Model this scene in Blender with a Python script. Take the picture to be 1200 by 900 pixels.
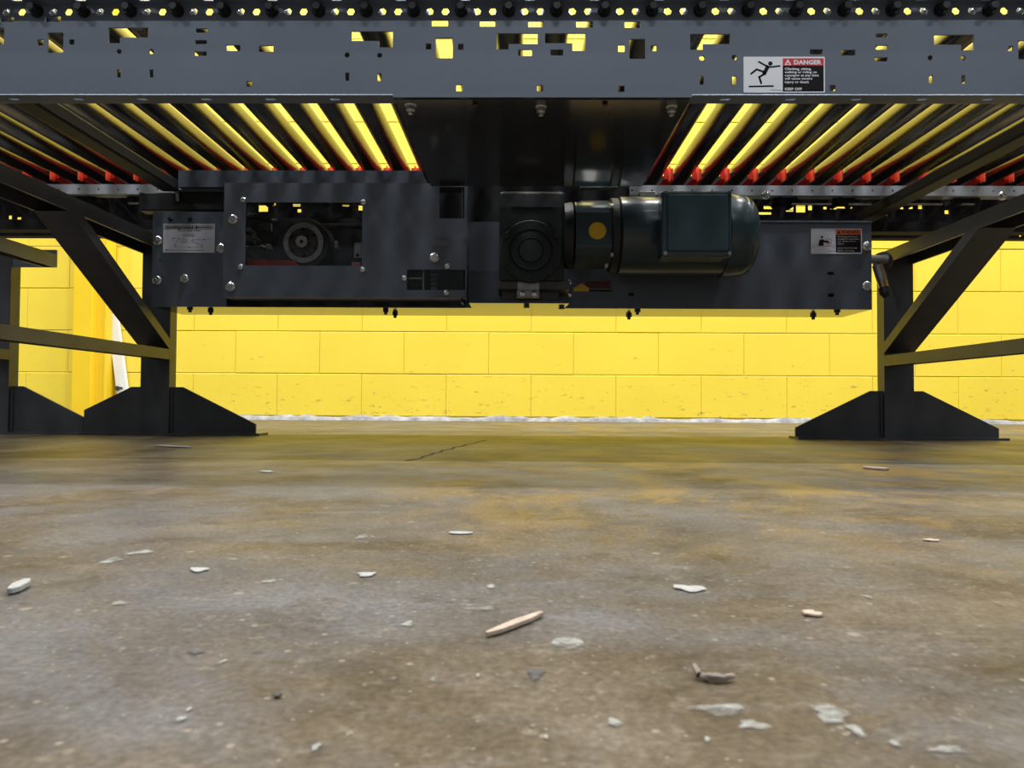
import bpy, bmesh, math, random
from mathutils import Vector, Matrix
random.seed(7)
for o in list(bpy.data.objects): bpy.data.objects.remove(o)
scene = bpy.context.scene
COL = scene.collection
# ------------------------------------------------------------------ camera
F = 850.0                                   # focal length in pixels of the 1200x900 frame
CAM = Vector((0, 0, 0.092))
YAW, PITCH, ROLL = math.atan(11/F), math.atan(21/F), math.radians(0.33)
MROT = Matrix.Rotation(YAW, 3, 'Z') @ Matrix.Rotation(math.pi/2 + PITCH, 3, 'X') @ Matrix.Rotation(ROLL, 3, 'Z')
cd = bpy.data.cameras.new('camera'); cam = bpy.data.objects.new('camera', cd); COL.objects.link(cam)
cam.matrix_world = Matrix.Translation(CAM) @ MROT.to_4x4()
cd.sensor_width = 36; cd.sensor_fit = 'HORIZONTAL'; cd.lens = 36*F/1200
cd.clip_start = 0.01; cd.clip_end = 100
cd.dof.use_dof = True; cd.dof.focus_distance = 1.35; cd.dof.aperture_fstop = 24
scene.camera = cam
# ------------------------------------------------------------------ light
scene.view_settings.view_transform = 'Standard'; scene.view_settings.look = 'None'
scene.view_settings.gamma = 1; scene.view_settings.use_curve_mapping = False
scene.view_settings.exposure = 0.0
world = bpy.data.worlds.new('hall'); scene.world = world; world.use_nodes = True
wb = world.node_tree.nodes['Background']; wb.inputs[0].default_value = (0.86, 0.93, 1.0, 1); wb.inputs[1].default_value = 0.17
def strip_light(name, y, z, power, length=9.0, width=0.14, color=(1, 0.97, 0.92)):
    l = bpy.data.lights.new(name, 'AREA'); l.shape = 'RECTANGLE'; l.size = length; l.size_y = width
    l.energy = power; l.color = color
    o = bpy.data.objects.new(name, l); COL.objects.link(o); o.location = (0.2, y, z)
    return o
strip_light('ceiling_lamp_row_a', 2.65, 4.0, 450)
for k in range(5): strip_light('ceiling_lamp_row_b', 1.10, 4.0, 78, length=0.36, color=(0.93, 0.96, 1.0)).location.x = -4.2 + 2.1*k
strip_light('ceiling_lamp_row_c', 0.05, 4.0, 40)
for k in range(3): strip_light('ceiling_lamp_row_d', -2.0, 4.0, 75, length=1.2, color=(0.92, 0.96, 1.0)).location.x = -3.1 + 3.3*k

# ------------------------------------------------------------------ pixel <-> place helpers
def ray(px, py): return MROT @ Vector(((px-600)/F, -(py-450)/F, -1))
def at(px, py, d):
    r = ray(px, py); return CAM + r*((d-CAM.y)/r.y)
def at_z(px, py, z):
    r = ray(px, py); return CAM + r*((z-CAM.z)/r.z)
# ------------------------------------------------------------------ materials
def mat(name, col, rough=0.5, metal=0.0, var=0.0, scale=8.0, bump=0.0, bscale=60.0, spec=0.5, rvar=0.0, col2=None, coat=0.0, stretch=None):
    m = bpy.data.materials.new(name); m.use_nodes = True
    nt = m.node_tree; b = nt.nodes['Principled BSDF']
    b.inputs['Base Color'].default_value = (*col, 1); b.inputs['Roughness'].default_value = rough
    b.inputs['Metallic'].default_value = metal; b.inputs['Specular IOR Level'].default_value = spec
    if coat: b.inputs['Coat Weight'].default_value = coat; b.inputs['Coat Roughness'].default_value = 0.08
    tc = nt.nodes.new('ShaderNodeTexCoord'); src = tc.outputs['Object']
    if stretch:
        mp = nt.nodes.new('ShaderNodeMapping'); mp.inputs['Scale'].default_value = stretch
        nt.links.new(src, mp.inputs[0]); src = mp.outputs[0]
    n = nt.nodes.new('ShaderNodeTexNoise'); n.inputs['Scale'].default_value = scale; n.inputs['Detail'].default_value = 5
    nt.links.new(src, n.inputs['Vector'])
    if var or col2:
        c2 = col2 or tuple(min(1, c*(1+var)) for c in col); c1 = col if col2 else tuple(c*(1-var) for c in col)
        r = nt.nodes.new('ShaderNodeValToRGB'); r.color_ramp.elements[0].position = 0.32; r.color_ramp.elements[1].position = 0.68
        r.color_ramp.elements[0].color = (*c1, 1); r.color_ramp.elements[1].color = (*c2, 1)
        nt.links.new(n.outputs[0], r.inputs[0]); nt.links.new(r.outputs[0], b.inputs['Base Color'])
    if rvar:
        q = nt.nodes.new('ShaderNodeMapRange'); q.inputs[3].default_value = max(0.02, rough-rvar); q.inputs[4].default_value = rough+rvar
        nt.links.new(n.outputs[0], q.inputs[0]); nt.links.new(q.outputs[0], b.inputs['Roughness'])
    if bump:
        n2 = nt.nodes.new('ShaderNodeTexNoise'); n2.inputs['Scale'].default_value = bscale; n2.inputs['Detail'].default_value = 4
        nt.links.new(src, n2.inputs['Vector'])
        bp = nt.nodes.new('ShaderNodeBump'); bp.inputs['Strength'].default_value = bump; bp.inputs['Distance'].default_value = 0.004
        nt.links.new(n2.outputs[0], bp.inputs['Height']); nt.links.new(bp.outputs[0], b.inputs['Normal'])
    return m
def emis_free_glass(name):
    m = bpy.data.materials.new(name); m.use_nodes = True; nt = m.node_tree; nt.nodes.clear()
    o = nt.nodes.new('ShaderNodeOutputMaterial'); mx = nt.nodes.new('ShaderNodeMixShader')
    t = nt.nodes.new('ShaderNodeBsdfTransparent'); t.inputs[0].default_value = (0.93, 0.93, 0.93, 1)
    g = nt.nodes.new('ShaderNodeBsdfGlossy'); g.inputs['Roughness'].default_value = 0.08
    fr = nt.nodes.new('ShaderNodeFresnel'); fr.inputs[0].default_value = 1.3
    nt.links.new(fr.outputs[0], mx.inputs[0]); nt.links.new(t.outputs[0], mx.inputs[1]); nt.links.new(g.outputs[0], mx.inputs[2])
    nt.links.new(mx.outputs[0], o.inputs[0]); return m
M = {}
M['paint'] = mat('slate_powder_coat', (0.115, 0.14, 0.18), 0.42, var=0.05, scale=5, bump=0.06, bscale=900)
M['panel'] = mat('shaded_slate_panel', (0.078, 0.090, 0.110), 0.30, var=0.08, scale=5, bump=0.04, bscale=900)  # same slate coat as the rail, its dimmer light put into the colour
M['belly'] = mat('glossy_dark_sheet', (0.028, 0.030, 0.033), 0.13, var=0.1, scale=3)
M['stand'] = mat('shaded_slate_stand_paint', (0.058, 0.060, 0.065), 0.34, spec=0.42, var=0.15, scale=14, bump=0.05, bscale=300)  # the rail's slate paint, darkened so the colour carries the shade
M['black'] = mat('black_steel', (0.012, 0.012, 0.013), 0.45, var=0.2, scale=20)
M['matte'] = mat('matte_black_steel', (0.012, 0.012, 0.013), 0.75, spec=0.25)
M['crossm'] = mat('dark_cross_member_paint', (0.022, 0.023, 0.025), 0.55, spec=0.3)
M['blackgloss'] = mat('black_bolt', (0.012, 0.012, 0.012), 0.28)
M['roller'] = mat('plated_roller_steel', (0.21, 0.21, 0.205), 0.26, metal=1.0, var=0.25, scale=18, rvar=0.06, stretch=(1, 0.06, 1))
M['silver'] = mat('galvanised_steel', (0.62, 0.65, 0.70), 0.36, metal=0.55, var=0.08, scale=14)
M['chrome'] = mat('zinc_bolt', (0.72, 0.72, 0.70), 0.25, metal=1.0)
M['steel'] = mat('worn_steel', (0.34, 0.33, 0.32), 0.38, metal=0.8, var=0.25, scale=60)
M['red'] = mat('red_plastic', (0.62, 0.018, 0.008), 0.35)
M['orange'] = mat('orange_red_edge', (0.85, 0.085, 0.03), 0.4)
M['redbelt'] = mat('red_belt', (0.40, 0.035, 0.03), 0.55, var=0.2, scale=30)
M['motor'] = mat('dark_green_enamel', (0.022, 0.046, 0.057), 0.28, var=0.1, scale=12, bump=0.05, bscale=160, coat=0.3)
M['gear'] = mat('black_green_casting', (0.011, 0.017, 0.018), 0.5, var=0.15, scale=20, bump=0.25, bscale=300)
M['yellowcap'] = mat('yellow_plastic_cap', (0.80, 0.50, 0.02), 0.4)
M['rubber'] = mat('black_rubber', (0.02, 0.02, 0.021), 0.6)
M['brass'] = mat('brass', (0.65, 0.42, 0.18), 0.3, metal=1.0)
M['white'] = mat('white_vinyl', (0.80, 0.82, 0.86), 0.4)
M['ink'] = mat('black_ink', (0.008, 0.007, 0.008), 0.6, spec=0.15)
M['signred'] = mat('sign_red', (0.62, 0.03, 0.05), 0.4)
M['signorange'] = mat('sign_orange', (0.50, 0.09, 0.02), 0.4)
M['plate'] = mat('satin_aluminium_label', (0.52, 0.52, 0.57), 0.35, metal=0.0, var=0.05, scale=10)
M['glass'] = emis_free_glass('clear_guard_window')
M['chip'] = mat('white_paper_chip', (0.25, 0.25, 0.245), 0.6, var=0.1, scale=200)
M['wood'] = mat('pale_wood', (0.30, 0.235, 0.185), 0.7, var=0.2, scale=150)
M['brown'] = mat('brown_fibre', (0.16, 0.125, 0.105), 0.8, var=0.35, scale=200)
M['dark'] = mat('dark_grit', (0.03, 0.03, 0.03), 0.8)
M['spot'] = mat('white_paint_spot', (0.36, 0.365, 0.35), 0.5, var=0.25, scale=120)
M['batten'] = mat('white_batten', (0.74, 0.73, 0.68), 0.5, var=0.04, scale=20)
M['mortar'] = mat('grey_white_mortar', (0.25, 0.245, 0.24), 0.8, var=0.35, scale=25, bump=0.6, bscale=80)
def yellow_paint():
    m = mat('yellow_block_paint', (0.80, 0.52, 0.035), 0.38, bump=0.12, bscale=55)
    nt = m.node_tree; b = nt.nodes['Principled BSDF']
    geo = nt.nodes.new('ShaderNodeNewGeometry')
    n = nt.nodes.new('ShaderNodeTexNoise'); n.inputs['Scale'].default_value = 3.0; n.inputs['Detail'].default_value = 8
    nt.links.new(geo.outputs['Position'], n.inputs['Vector'])
    r = nt.nodes.new('ShaderNodeValToRGB'); r.color_ramp.elements[0].color = (0.75, 0.565, 0.048, 1); r.color_ramp.elements[1].color = (0.85, 0.655, 0.066, 1)
    nt.links.new(n.outputs[0], r.inputs[0])
    # dark scuffs, thicker near the bottom course
    mp = nt.nodes.new('ShaderNodeMapping'); mp.inputs['Scale'].default_value = (9, 9, 26); mp.inputs['Rotation'].default_value = (0, 0.35, 0)
    nt.links.new(geo.outputs['Position'], mp.inputs[0])
    s = nt.nodes.new('ShaderNodeTexNoise'); s.inputs['Scale'].default_value = 2.2; s.inputs['Detail'].default_value = 9; s.inputs['Roughness'].default_value = 0.75
    nt.links.new(mp.outputs[0], s.inputs['Vector'])
    sx = nt.nodes.new('ShaderNodeSeparateXYZ'); nt.links.new(geo.outputs['Position'], sx.inputs[0])
    thr = nt.nodes.new('ShaderNodeMapRange'); thr.inputs[1].default_value = 0.0; thr.inputs[2].default_value = 0.5; thr.inputs[3].default_value = 0.58; thr.inputs[4].default_value = 0.665
    nt.links.new(sx.outputs[2], thr.inputs[0])
    d = nt.nodes.new('ShaderNodeMath'); d.operation = 'SUBTRACT'; nt.links.new(s.outputs[0], d.inputs[0]); nt.links.new(thr.outputs[0], d.inputs[1])
    mr = nt.nodes.new('ShaderNodeMapRange'); mr.inputs[1].default_value = 0.0; mr.inputs[2].default_value = 0.05; mr.inputs[4].default_value = 0.75
    nt.links.new(d.outputs[0], mr.inputs[0])
    mx = nt.nodes.new('ShaderNodeMix'); mx.data_type = 'RGBA'; mx.inputs[7].default_value = (0.30, 0.21, 0.05, 1)
    nt.links.new(mr.outputs[0], mx.inputs[0]); nt.links.new(r.outputs[0], mx.inputs[6]); nt.links.new(mx.outputs[2], b.inputs['Base Color'])
    return m
M['yellow'] = yellow_paint()
M['yellowcol'] = mat('yellow_column_paint', (0.80, 0.54, 0.02), 0.35, var=0.04, scale=6, bump=0.05, bscale=80)
def concrete():
    m = bpy.data.materials.new('worn_sealed_concrete'); m.use_nodes = True; nt = m.node_tree; b = nt.nodes['Principled BSDF']
    N, L = nt.nodes.new, nt.links.new
    geo = N('ShaderNodeNewGeometry')
    def noise(sc, det, ro=0.55, off=(0, 0, 0), scl=(1, 1, 1), dist=0.0):
        mp = N('ShaderNodeMapping'); mp.inputs['Location'].default_value = off; mp.inputs['Scale'].default_value = scl; L(geo.outputs['Position'], mp.inputs[0])
        n = N('ShaderNodeTexNoise'); n.inputs['Scale'].default_value = sc; n.inputs['Detail'].default_value = det; n.inputs['Roughness'].default_value = ro
        n.inputs['Distortion'].default_value = dist
        L(mp.outputs[0], n.inputs['Vector']); return n.outputs[0]
    def ramp(f, stops):
        r = N('ShaderNodeValToRGB'); e = r.color_ramp.elements
        e[0].position, e[0].color = stops[0][0], (*stops[0][1], 1); e[1].position, e[1].color = stops[-1][0], (*stops[-1][1], 1)
        for p, c in stops[1:-1]: k = e.new(p); k.color = (*c, 1)
        L(f, r.inputs[0]); return r.outputs[0]
    def mix(f, a, c, blend='MIX'):
        x = N('ShaderNodeMix'); x.data_type = 'RGBA'; x.blend_type = blend
        if isinstance(f, float): x.inputs[0].default_value = f
        else: L(f, x.inputs[0])
        for v, s in ((a, 6), (c, 7)):
            if isinstance(v, tuple): x.inputs[s].default_value = (*v, 1)
            else: L(v, x.inputs[s])
        return x.outputs[2]
    W, K = (1, 1, 1), (0, 0, 0)
    base = ramp(noise(7, 10, 0.74), [(0.36, (0.046, 0.034, 0.022)), (0.5, (0.090, 0.072, 0.051)), (0.63, (0.140, 0.120, 0.096))])
    grey = ramp(noise(3.0, 9, 0.7, (3, 7, 0), dist=0.6), [(0.44, K), (0.60, W)])
    c = mix(grey, base, ramp(noise(11, 9, 0.72, (6, 3, 0)), [(0.35, (0.070, 0.068, 0.070)), (0.65, (0.128, 0.128, 0.136))]))
    # worn remains of yellow floor paint further back, mostly right of the middle
    patch = ramp(noise(4.5, 10, 0.78, (9, 2, 0), (1, 0.8, 1), dist=0.3), [(0.49, K), (0.58, W)])
    sx = N('ShaderNodeSeparateXYZ'); L(geo.outputs['Position'], sx.inputs[0])
    def mul(a, q):
        x = N('ShaderNodeMath'); x.operation = 'MULTIPLY'; L(a, x.inputs[0])
        if isinstance(q, float): x.inputs[1].default_value = q
        else: L(q, x.inputs[1])
        return x.outputs[0]
    ry = N('ShaderNodeMapRange'); ry.inputs[1].default_value = 0.36; ry.inputs[2].default_value = 0.62; L(sx.outputs[1], ry.inputs[0])
    rx = N('ShaderNodeMapRange'); rx.inputs[1].default_value = -0.35; rx.inputs[2].default_value = 0.15; L(sx.outputs[0], rx.inputs[0])
    c = mix(mul(mul(mul(ry.outputs[0], rx.outputs[0]), patch), 0.7), c, (0.215, 0.140, 0.042))
    # dark stains, pale scuffs, speckle
    c = mix(mul(ramp(noise(12, 9, 0.7, (1, 4, 0), dist=0.8), [(0.56, K), (0.68, W)]), 0.6), c, (0.038, 0.030, 0.021))
    c = mix(mul(ramp(noise(18, 8, 0.75, (5, 1, 0), (0.5, 1.6, 1)), [(0.58, K), (0.68, W)]), 0.45), c, (0.19, 0.18, 0.165))
    c = mix(mul(ramp(noise(95, 6, 0.7, (2, 8, 0)), [(0.56, K), (0.66, W)]), 0.5), c, (0.18, 0.16, 0.135))
    c = mix(mul(ramp(noise(70, 6, 0.7, (8, 2, 0)), [(0.58, K), (0.68, W)]), 0.5), c, (0.045, 0.036, 0.027))
    gr = ramp(noise(330, 3, 0.6), [(0.30, (0.6, 0.6, 0.6)), (0.5, (0.95, 0.95, 0.95)), (0.70, (1.35, 1.35, 1.35))])
    c = mix(0.75, c, gr, 'MULTIPLY')
    for sc, th in ((130, 0.80), (60, 0.93), (260, 0.80)):
        vo = N('ShaderNodeTexVoronoi'); vo.inputs['Scale'].default_value = sc; vo.inputs['Randomness'].default_value = 1; L(geo.outputs['Position'], vo.inputs['Vector'])
        pick = N('ShaderNodeSeparateColor'); L(vo.outputs['Color'], pick.inputs[0])
        pk = N('ShaderNodeMath'); pk.operation = 'GREATER_THAN'; pk.inputs[1].default_value = th; L(pick.outputs[0], pk.inputs[0])
        c = mix(mul(mul(ramp(vo.outputs['Distance'], [(0.10, W), (0.20, K)]), pk.outputs[0]), 0.8), c, (0.23, 0.205, 0.17))
    c = mix(1.0, c, (0.86, 0.835, 0.81), 'MULTIPLY')
    L(c, b.inputs['Base Color'])
    rr = N('ShaderNodeMapRange'); rr.inputs[3].default_value = 0.26; rr.inputs[4].default_value = 0.56; L(noise(6, 6, 0.6, (2, 2, 0)), rr.inputs[0]); L(rr.outputs[0], b.inputs['Roughness'])
    bp = N('ShaderNodeBump'); b.inputs['Specular IOR Level'].default_value = 0.15; bp.inputs['Strength'].default_value = 0.12; bp.inputs['Distance'].default_value = 0.0012; L(noise(160, 5, 0.6), bp.inputs['Height'])
    L(bp.outputs[0], b.inputs['Normal'])
    return m
M['floor'] = concrete()
# ------------------------------------------------------------------ mesh helpers
def tag(o, label=None, cat=None, group=None, kind=None):
    if label: o['label'] = label
    if cat: o['category'] = cat
    if group: o['group'] = group
    if kind: o['kind'] = kind
    return o
WPOS = {}
def thing(name, loc, label, cat, group=None):
    o = bpy.data.objects.new(name, None); COL.objects.link(o); o.location = loc; o.empty_display_size = 0.05; WPOS[o.name] = Vector(loc)
    return tag(o, label, cat, group)
def link(name, me, parent=None, m=None, loc=None):
    o = bpy.data.objects.new(name, me); COL.objects.link(o)
    if m and not me.materials: me.materials.append(m)
    if loc is not None: o.location = loc
    WPOS[o.name] = Vector(loc) if loc is not None else Vector((0, 0, 0))
    if parent: o.parent = parent; o.matrix_parent_inverse = Matrix.Translation(-WPOS[parent.name])
    return o
def mk(name, bm, m, parent=None, smooth=False, bevel=0.0, label=None):
    bmesh.ops.recalc_face_normals(bm, faces=bm.faces)
    if bevel:
        es = [e for e in bm.edges if e.is_manifold and e.calc_face_angle(0) > 0.6]
        bmesh.ops.bevel(bm, geom=es, offset=bevel, segments=2, affect='EDGES', profile=0.5)
    me = bpy.data.meshes.new(name); bm.to_mesh(me); bm.free()
    if smooth:
        me.polygons.foreach_set('use_smooth', [True]*len(me.polygons))
        try: me.set_sharp_from_angle(angle=math.radians(38))
        except Exception: pass
    o = link(name, me, parent, M[m] if isinstance(m, str) else m)
    if label: o['label'] = label
    return o
def B(): return bmesh.new()
def box(bm, x0, x1, y0, y1, z0, z1):
    v = [bm.verts.new((x, y, z)) for x in (x0, x1) for y in (y0, y1) for z in (z0, z1)]
    for f in ((0, 1, 3, 2), (4, 6, 7, 5), (0, 4, 5, 1), (2, 3, 7, 6), (0, 2, 6, 4), (1, 5, 7, 3)): bm.faces.new([v[i] for i in f])
    return bm
def bxp(bm, px0, px1, py0, py1, d0, d1):
    cx, cy = (px0+px1)/2, (py0+py1)/2
    return box(bm, at(px0, cy, d0).x, at(px1, cy, d0).x, d0, d1, at(cx, py1, d0).z, at(cx, py0, d0).z)
def cyl(bm, p0, p1, r, seg=24, r1=None, rot=0.0):
    p0, p1 = Vector(p0), Vector(p1); ax = (p1-p0).normalized(); r1 = r if r1 is None else r1
    u = ax.orthogonal().normalized(); w = ax.cross(u)
    a = [bm.verts.new(p0 + (u*math.cos(rot+2*math.pi*i/seg) + w*math.sin(rot+2*math.pi*i/seg))*r) for i in range(seg)]
    b = [bm.verts.new(p1 + (u*math.cos(rot+2*math.pi*i/seg) + w*math.sin(rot+2*math.pi*i/seg))*r1) for i in range(seg)]
    bm.faces.new(a[::-1]); bm.faces.new(b)
    for i in range(seg): bm.faces.new((a[i], a[(i+1) % seg], b[(i+1) % seg], b[i]))
    return bm
def lathe(bm, p, ax, prof, seg=40):
    """prof: list of (distance along axis, radius)"""
    p, ax = Vector(p), Vector(ax).normalized(); u = ax.orthogonal().normalized(); w = ax.cross(u)
    rings = [[bm.verts.new(p + ax*t + (u*math.cos(2*math.pi*i/seg) + w*math.sin(2*math.pi*i/seg))*r) for i in range(seg)] for t, r in prof]
    for a, b in zip(rings, rings[1:]):
        for i in range(seg): bm.faces.new((a[i], a[(i+1) % seg], b[(i+1) % seg], b[i]))
    bm.faces.new(rings[0][::-1]); bm.faces.new(rings[-1])
    return bm
def prism(bm, pts, vec):
    vec = Vector(vec); a = [bm.verts.new(Vector(p)) for p in pts]; b = [bm.verts.new(Vector(p)+vec) for p in pts]; n = len(pts)
    bm.faces.new(a); bm.faces.new(b[::-1])
    for i in range(n): bm.faces.new((a[i], b[i], b[(i+1) % n], a[(i+1) % n]))
    return bm
def beam(bm, p0, p1, wx, t):
    """box beam between two points in a plane x = const; wx wide in x, t thick"""
    p0, p1 = Vector(p0), Vector(p1); d = (p1-p0).normalized(); n = Vector((1, 0, 0)).cross(d).normalized(); x = Vector((1, 0, 0))
    pts = [p0 - x*wx/2 - n*t/2, p0 + x*wx/2 - n*t/2, p0 + x*wx/2 + n*t/2, p0 - x*wx/2 + n*t/2]
    return prism(bm, pts, p1-p0)
def plate(name, outer, holes, th, fmap, m, parent=None):
    """flat sheet with real cut-outs: outline and holes in (u, v), thickness th along w; fmap turns (u, v, w) into a place"""
    cu = bpy.data.curves.new(name, 'CURVE'); cu.dimensions = '2D'; cu.fill_mode = 'BOTH'; cu.extrude = th/2
    for loop in [outer] + holes:
        s = cu.splines.new('POLY'); s.points.add(len(loop)-1); s.use_cyclic_u = True
        for p, q in zip(s.points, loop): p.co = (q[0], q[1], 0, 1)
    ob = bpy.data.objects.new(name, cu); COL.objects.link(ob)
    dg = bpy.context.evaluated_depsgraph_get(); me0 = bpy.data.meshes.new_from_object(ob.evaluated_get(dg))
    bpy.data.objects.remove(ob); bpy.data.curves.remove(cu)
    bm = B(); bm.from_mesh(me0); bpy.data.meshes.remove(me0)
    bmesh.ops.remove_doubles(bm, verts=bm.verts, dist=1e-6)
    for v in bm.verts: v.co = fmap(v.co.x, v.co.y, v.co.z + th/2)
    me_o = mk(name, bm, m, parent)
    return me_o
def rect(x0, x1, y0, y1): return [(x0, y0), (x1, y0), (x1, y1), (x0, y1)]
def rrect(x0, x1, y0, y1, r, n=3):
    out = []
    for cx, cy, a in ((x1-r, y0+r, -90), (x1-r, y1-r, 0), (x0+r, y1-r, 90), (x0+r, y0+r, 180)):
        for i in range(n+1): t = math.radians(a + 90*i/n); out.append((cx+r*math.cos(t), cy+r*math.sin(t)))
    return out
def ngon(cx, cy, r, n, rot=0.0): return [(cx+r*math.cos(rot+2*math.pi*i/n), cy+r*math.sin(rot+2*math.pi*i/n)) for i in range(n)]
def text(bm, body, x, z, y, h, align='LEFT', bold=0.0, width=None):
    """flat lettering added to bm, facing the viewer at -y; x,z = baseline start, h = capital height"""
    cu = bpy.data.curves.new('t', 'FONT'); cu.body = body; cu.size = h/0.69; cu.align_x = align; cu.offset = bold; cu.resolution_u = 2
    ob = bpy.data.objects.new('t', cu); COL.objects.link(ob)
    dg = bpy.context.evaluated_depsgraph_get(); me = bpy.data.meshes.new_from_object(ob.evaluated_get(dg))
    bpy.data.objects.remove(ob); bpy.data.curves.remove(cu)
    xs = [v.co.x for v in me.vertices]; sx = width/(max(xs)-min(xs)) if width and xs else 1.0
    vs = [bm.verts.new((x + v.co.x*sx, y, z + v.co.y)) for v in me.vertices]
    for p in me.polygons:
        try: bm.faces.new([vs[i] for i in p.vertices])
        except ValueError: pass
    bpy.data.meshes.remove(me)
def flat(bm, pts, y, th=0.0002): return prism(bm, [(p[0], y, p[1]) for p in pts], (0, -th, 0))
# shared bolt heads (axis along -Y, at origin)
def bolt_mesh(name, r, hexed=True):
    bm = B()
    if hexed:
        lathe(bm, (0, 0, 0), (0, -1, 0), [(0, r), (0.0012, r), (0.0035, r*0.72)], 20); cyl(bm, (0, -0.0035, 0), (0, -0.0085, 0), r*0.66, 6, r*0.60); cyl(bm, (0, -0.0085, 0), (0, -0.0125, 0), r*0.36, 12, r*0.28)
    else:
        lathe(bm, (0, 0, 0), (0, -1, 0), [(0, r), (0.001, r*0.98), (0.003, r*0.8), (0.0042, r*0.4)], 18); cyl(bm, (0, -0.0042, 0), (0, -0.0046, 0), r*0.25, 6)
    bmesh.ops.recalc_face_normals(bm, faces=bm.faces)
    me = bpy.data.meshes.new(name); bm.to_mesh(me); bm.free(); return me
BOLT = bolt_mesh('hex_bolt', 0.0112); BOLT.materials.append(M['chrome'])
SCREW = bolt_mesh('pan_screw', 0.0074, False); SCREW.materials.append(M['chrome'])
DBOLT = bolt_mesh('dark_bolt', 0.0055); DBOLT.materials.append(M['blackgloss'])
def bolt(parent, px, py, d, me=None, name='bolt'):
    return link(name, me or BOLT, parent, loc=at(px, py, d))

# ================================================================== SETTING
WALL = 3.47
bm = B(); box(bm, -7, 7, -6, WALL+0.2, -0.05, 0)
floor = tag(mk('floor', bm, 'floor'), 'worn brown-grey sealed concrete floor', kind='structure')
# block wall: every visible block is a piece of its own, over a recessed joint backing
bm = B(); box(bm, -7, 7, WALL+0.004, WALL+0.2, 0, 4.6)
wall = tag(mk('wall_back', bm, 'yellow'), 'bright yellow painted concrete block wall', kind='structure')
BW, BH, J = 0.4064, 0.2032, 0.0035
def block_mesh(w):
    bm = B(); box(bm, -w/2+0.0008, w/2-0.0008, 0, 0.03, J/2, BH-J/2)
    bmesh.ops.recalc_face_normals(bm, faces=bm.faces)
    es = [e for e in bm.edges if all(v.co.y < 0.001 for v in e.verts)]
    bmesh.ops.bevel(bm, geom=es, offset=0.0018, segments=1, affect='EDGES')
    me = bpy.data.meshes.new('concrete_block'); bm.to_mesh(me); bm.free(); me.materials.append(M['yellow']); return me
BLK = block_mesh(BW)
jx0 = at(276, 415, WALL).x                    # a vertical joint of the second course
z1 = at(600, 439, WALL).z                     # joint between first and second course
for row in range(11):
    z = z1 + (row-1)*BH
    off = 0.0 if row % 2 else BW/2
    for k in range(-6, 11):
        link('concrete_block', BLK, wall, loc=(jx0 + off + (k+0.5)*BW, WALL + random.uniform(-0.0008, 0.0008), z))
ZB = z1 - BH
# ragged strip of bare mortar along the foot of the wall
bm = B(); n = 150; prof = []
for i in range(n+1):
    x = -3.4 + 7.0*i/n; h = 0.020 + 0.003*math.sin(i*0.9) + random.uniform(-0.006, 0.006); t = 0.012 + random.uniform(0, 0.008)
    prof.append([bm.verts.new((x, WALL+0.01, 0)), bm.verts.new((x, WALL-t, 0)), bm.verts.new((x, WALL-t*0.6, h*0.6)), bm.verts.new((x, WALL-0.001, h)), bm.verts.new((x, WALL+0.01, h))])
for a, b in zip(prof, prof[1:]):
    for i in range(4): bm.faces.new((a[i], b[i], b[i+1], a[i+1]))
mk('mortar_bead', bm, 'mortar', wall, label='ragged bare grey mortar bead along the foot of the wall')
# yellow steel column standing against the wall
ca, cb, cc_ = at(84, 420, 3.37).x, at(107, 420, 3.37).x, at(125, 420, 3.40).x
col = thing('steel_column', ((ca+cc_)/2, 3.42, 0), 'yellow painted steel column against the block wall behind the left stands', 'column')
bm = B(); box(bm, ca, cb, 3.37, 3.466, 0, 4.5); mk('column_face', bm, 'yellowcol', col, bevel=0.004)
bm = B(); box(bm, cb, cc_-0.012, 3.40, 3.466, 0, 4.5); mk('column_web', bm, 'yellowcol', col)
bm = B(); box(bm, cc_-0.012, cc_, 3.393, 3.466, 0, 4.5); mk('column_flange', bm, 'yellowcol', col, bevel=0.003)
# white batten leaning/mounted on the wall
a, b = at(124, 318, 3.44), at(147, 492, 3.44); b.z = max(b.z, 0.002)
bt = thing('white_batten', (b.x, 3.44, 0), 'narrow white batten with dark screws on the yellow wall beside the column', 'batten')
dx = 0.026
bm = B(); prism(bm, [(a.x-dx, 3.44, a.z), (a.x+dx, 3.44, a.z), (b.x+dx, 3.44, b.z), (b.x-dx, 3.44, b.z)], (0, 0.02, 0)); mk('strip', bm, 'batten', bt, bevel=0.002)
for q in ((129, 361), (138, 455)):
    bm = B(); c = at(*q, 3.44); cyl(bm, c, c+Vector((0, -0.006, 0)), 0.011, 12); cyl(bm, c+Vector((0.012, -0.002, 0.004)), c+Vector((0.024, -0.004, 0.001)), 0.004, 8); mk('screw', bm, 'dark', bt)

# ================================================================== CONVEYOR BED
DW = 1.15                                     # inner web of the near rail
conv = thing('roller_conveyor', (0, 1.6, 0.55), 'long grey roller conveyor bed with punched side rail and steel rollers', 'conveyor')
zh = at(633, 14.3, DW).z                      # axle height
ZBOT, ZTOP, LIP = at(600, 112.5, 1.121).z, zh + 0.0150, 1.121
XR0, XR1 = -1.75, 1.75
def pr(ox, x0, x1, y0, y1):                   # hole seen in the rail, frame pixels (three-times crops)
    a, b = at(ox+x0/3, y0/3, DW), at(ox+x1/3, y1/3, DW); return (a.x, b.x, b.z, a.z)
holes = []
def H(ox, x0, x1, y0, y1, r=0.0012): u = pr(ox, x0, x1, y0, y1); holes.append(rrect(*u, min(r, (u[1]-u[0])*0.3, (u[3]-u[2])*0.3)))
def HC(ox, x, y, r=9.5): c = at(ox+x/3, y/3, DW); holes.append(ngon(c.x, c.z, r/3/739, 14))
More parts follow.
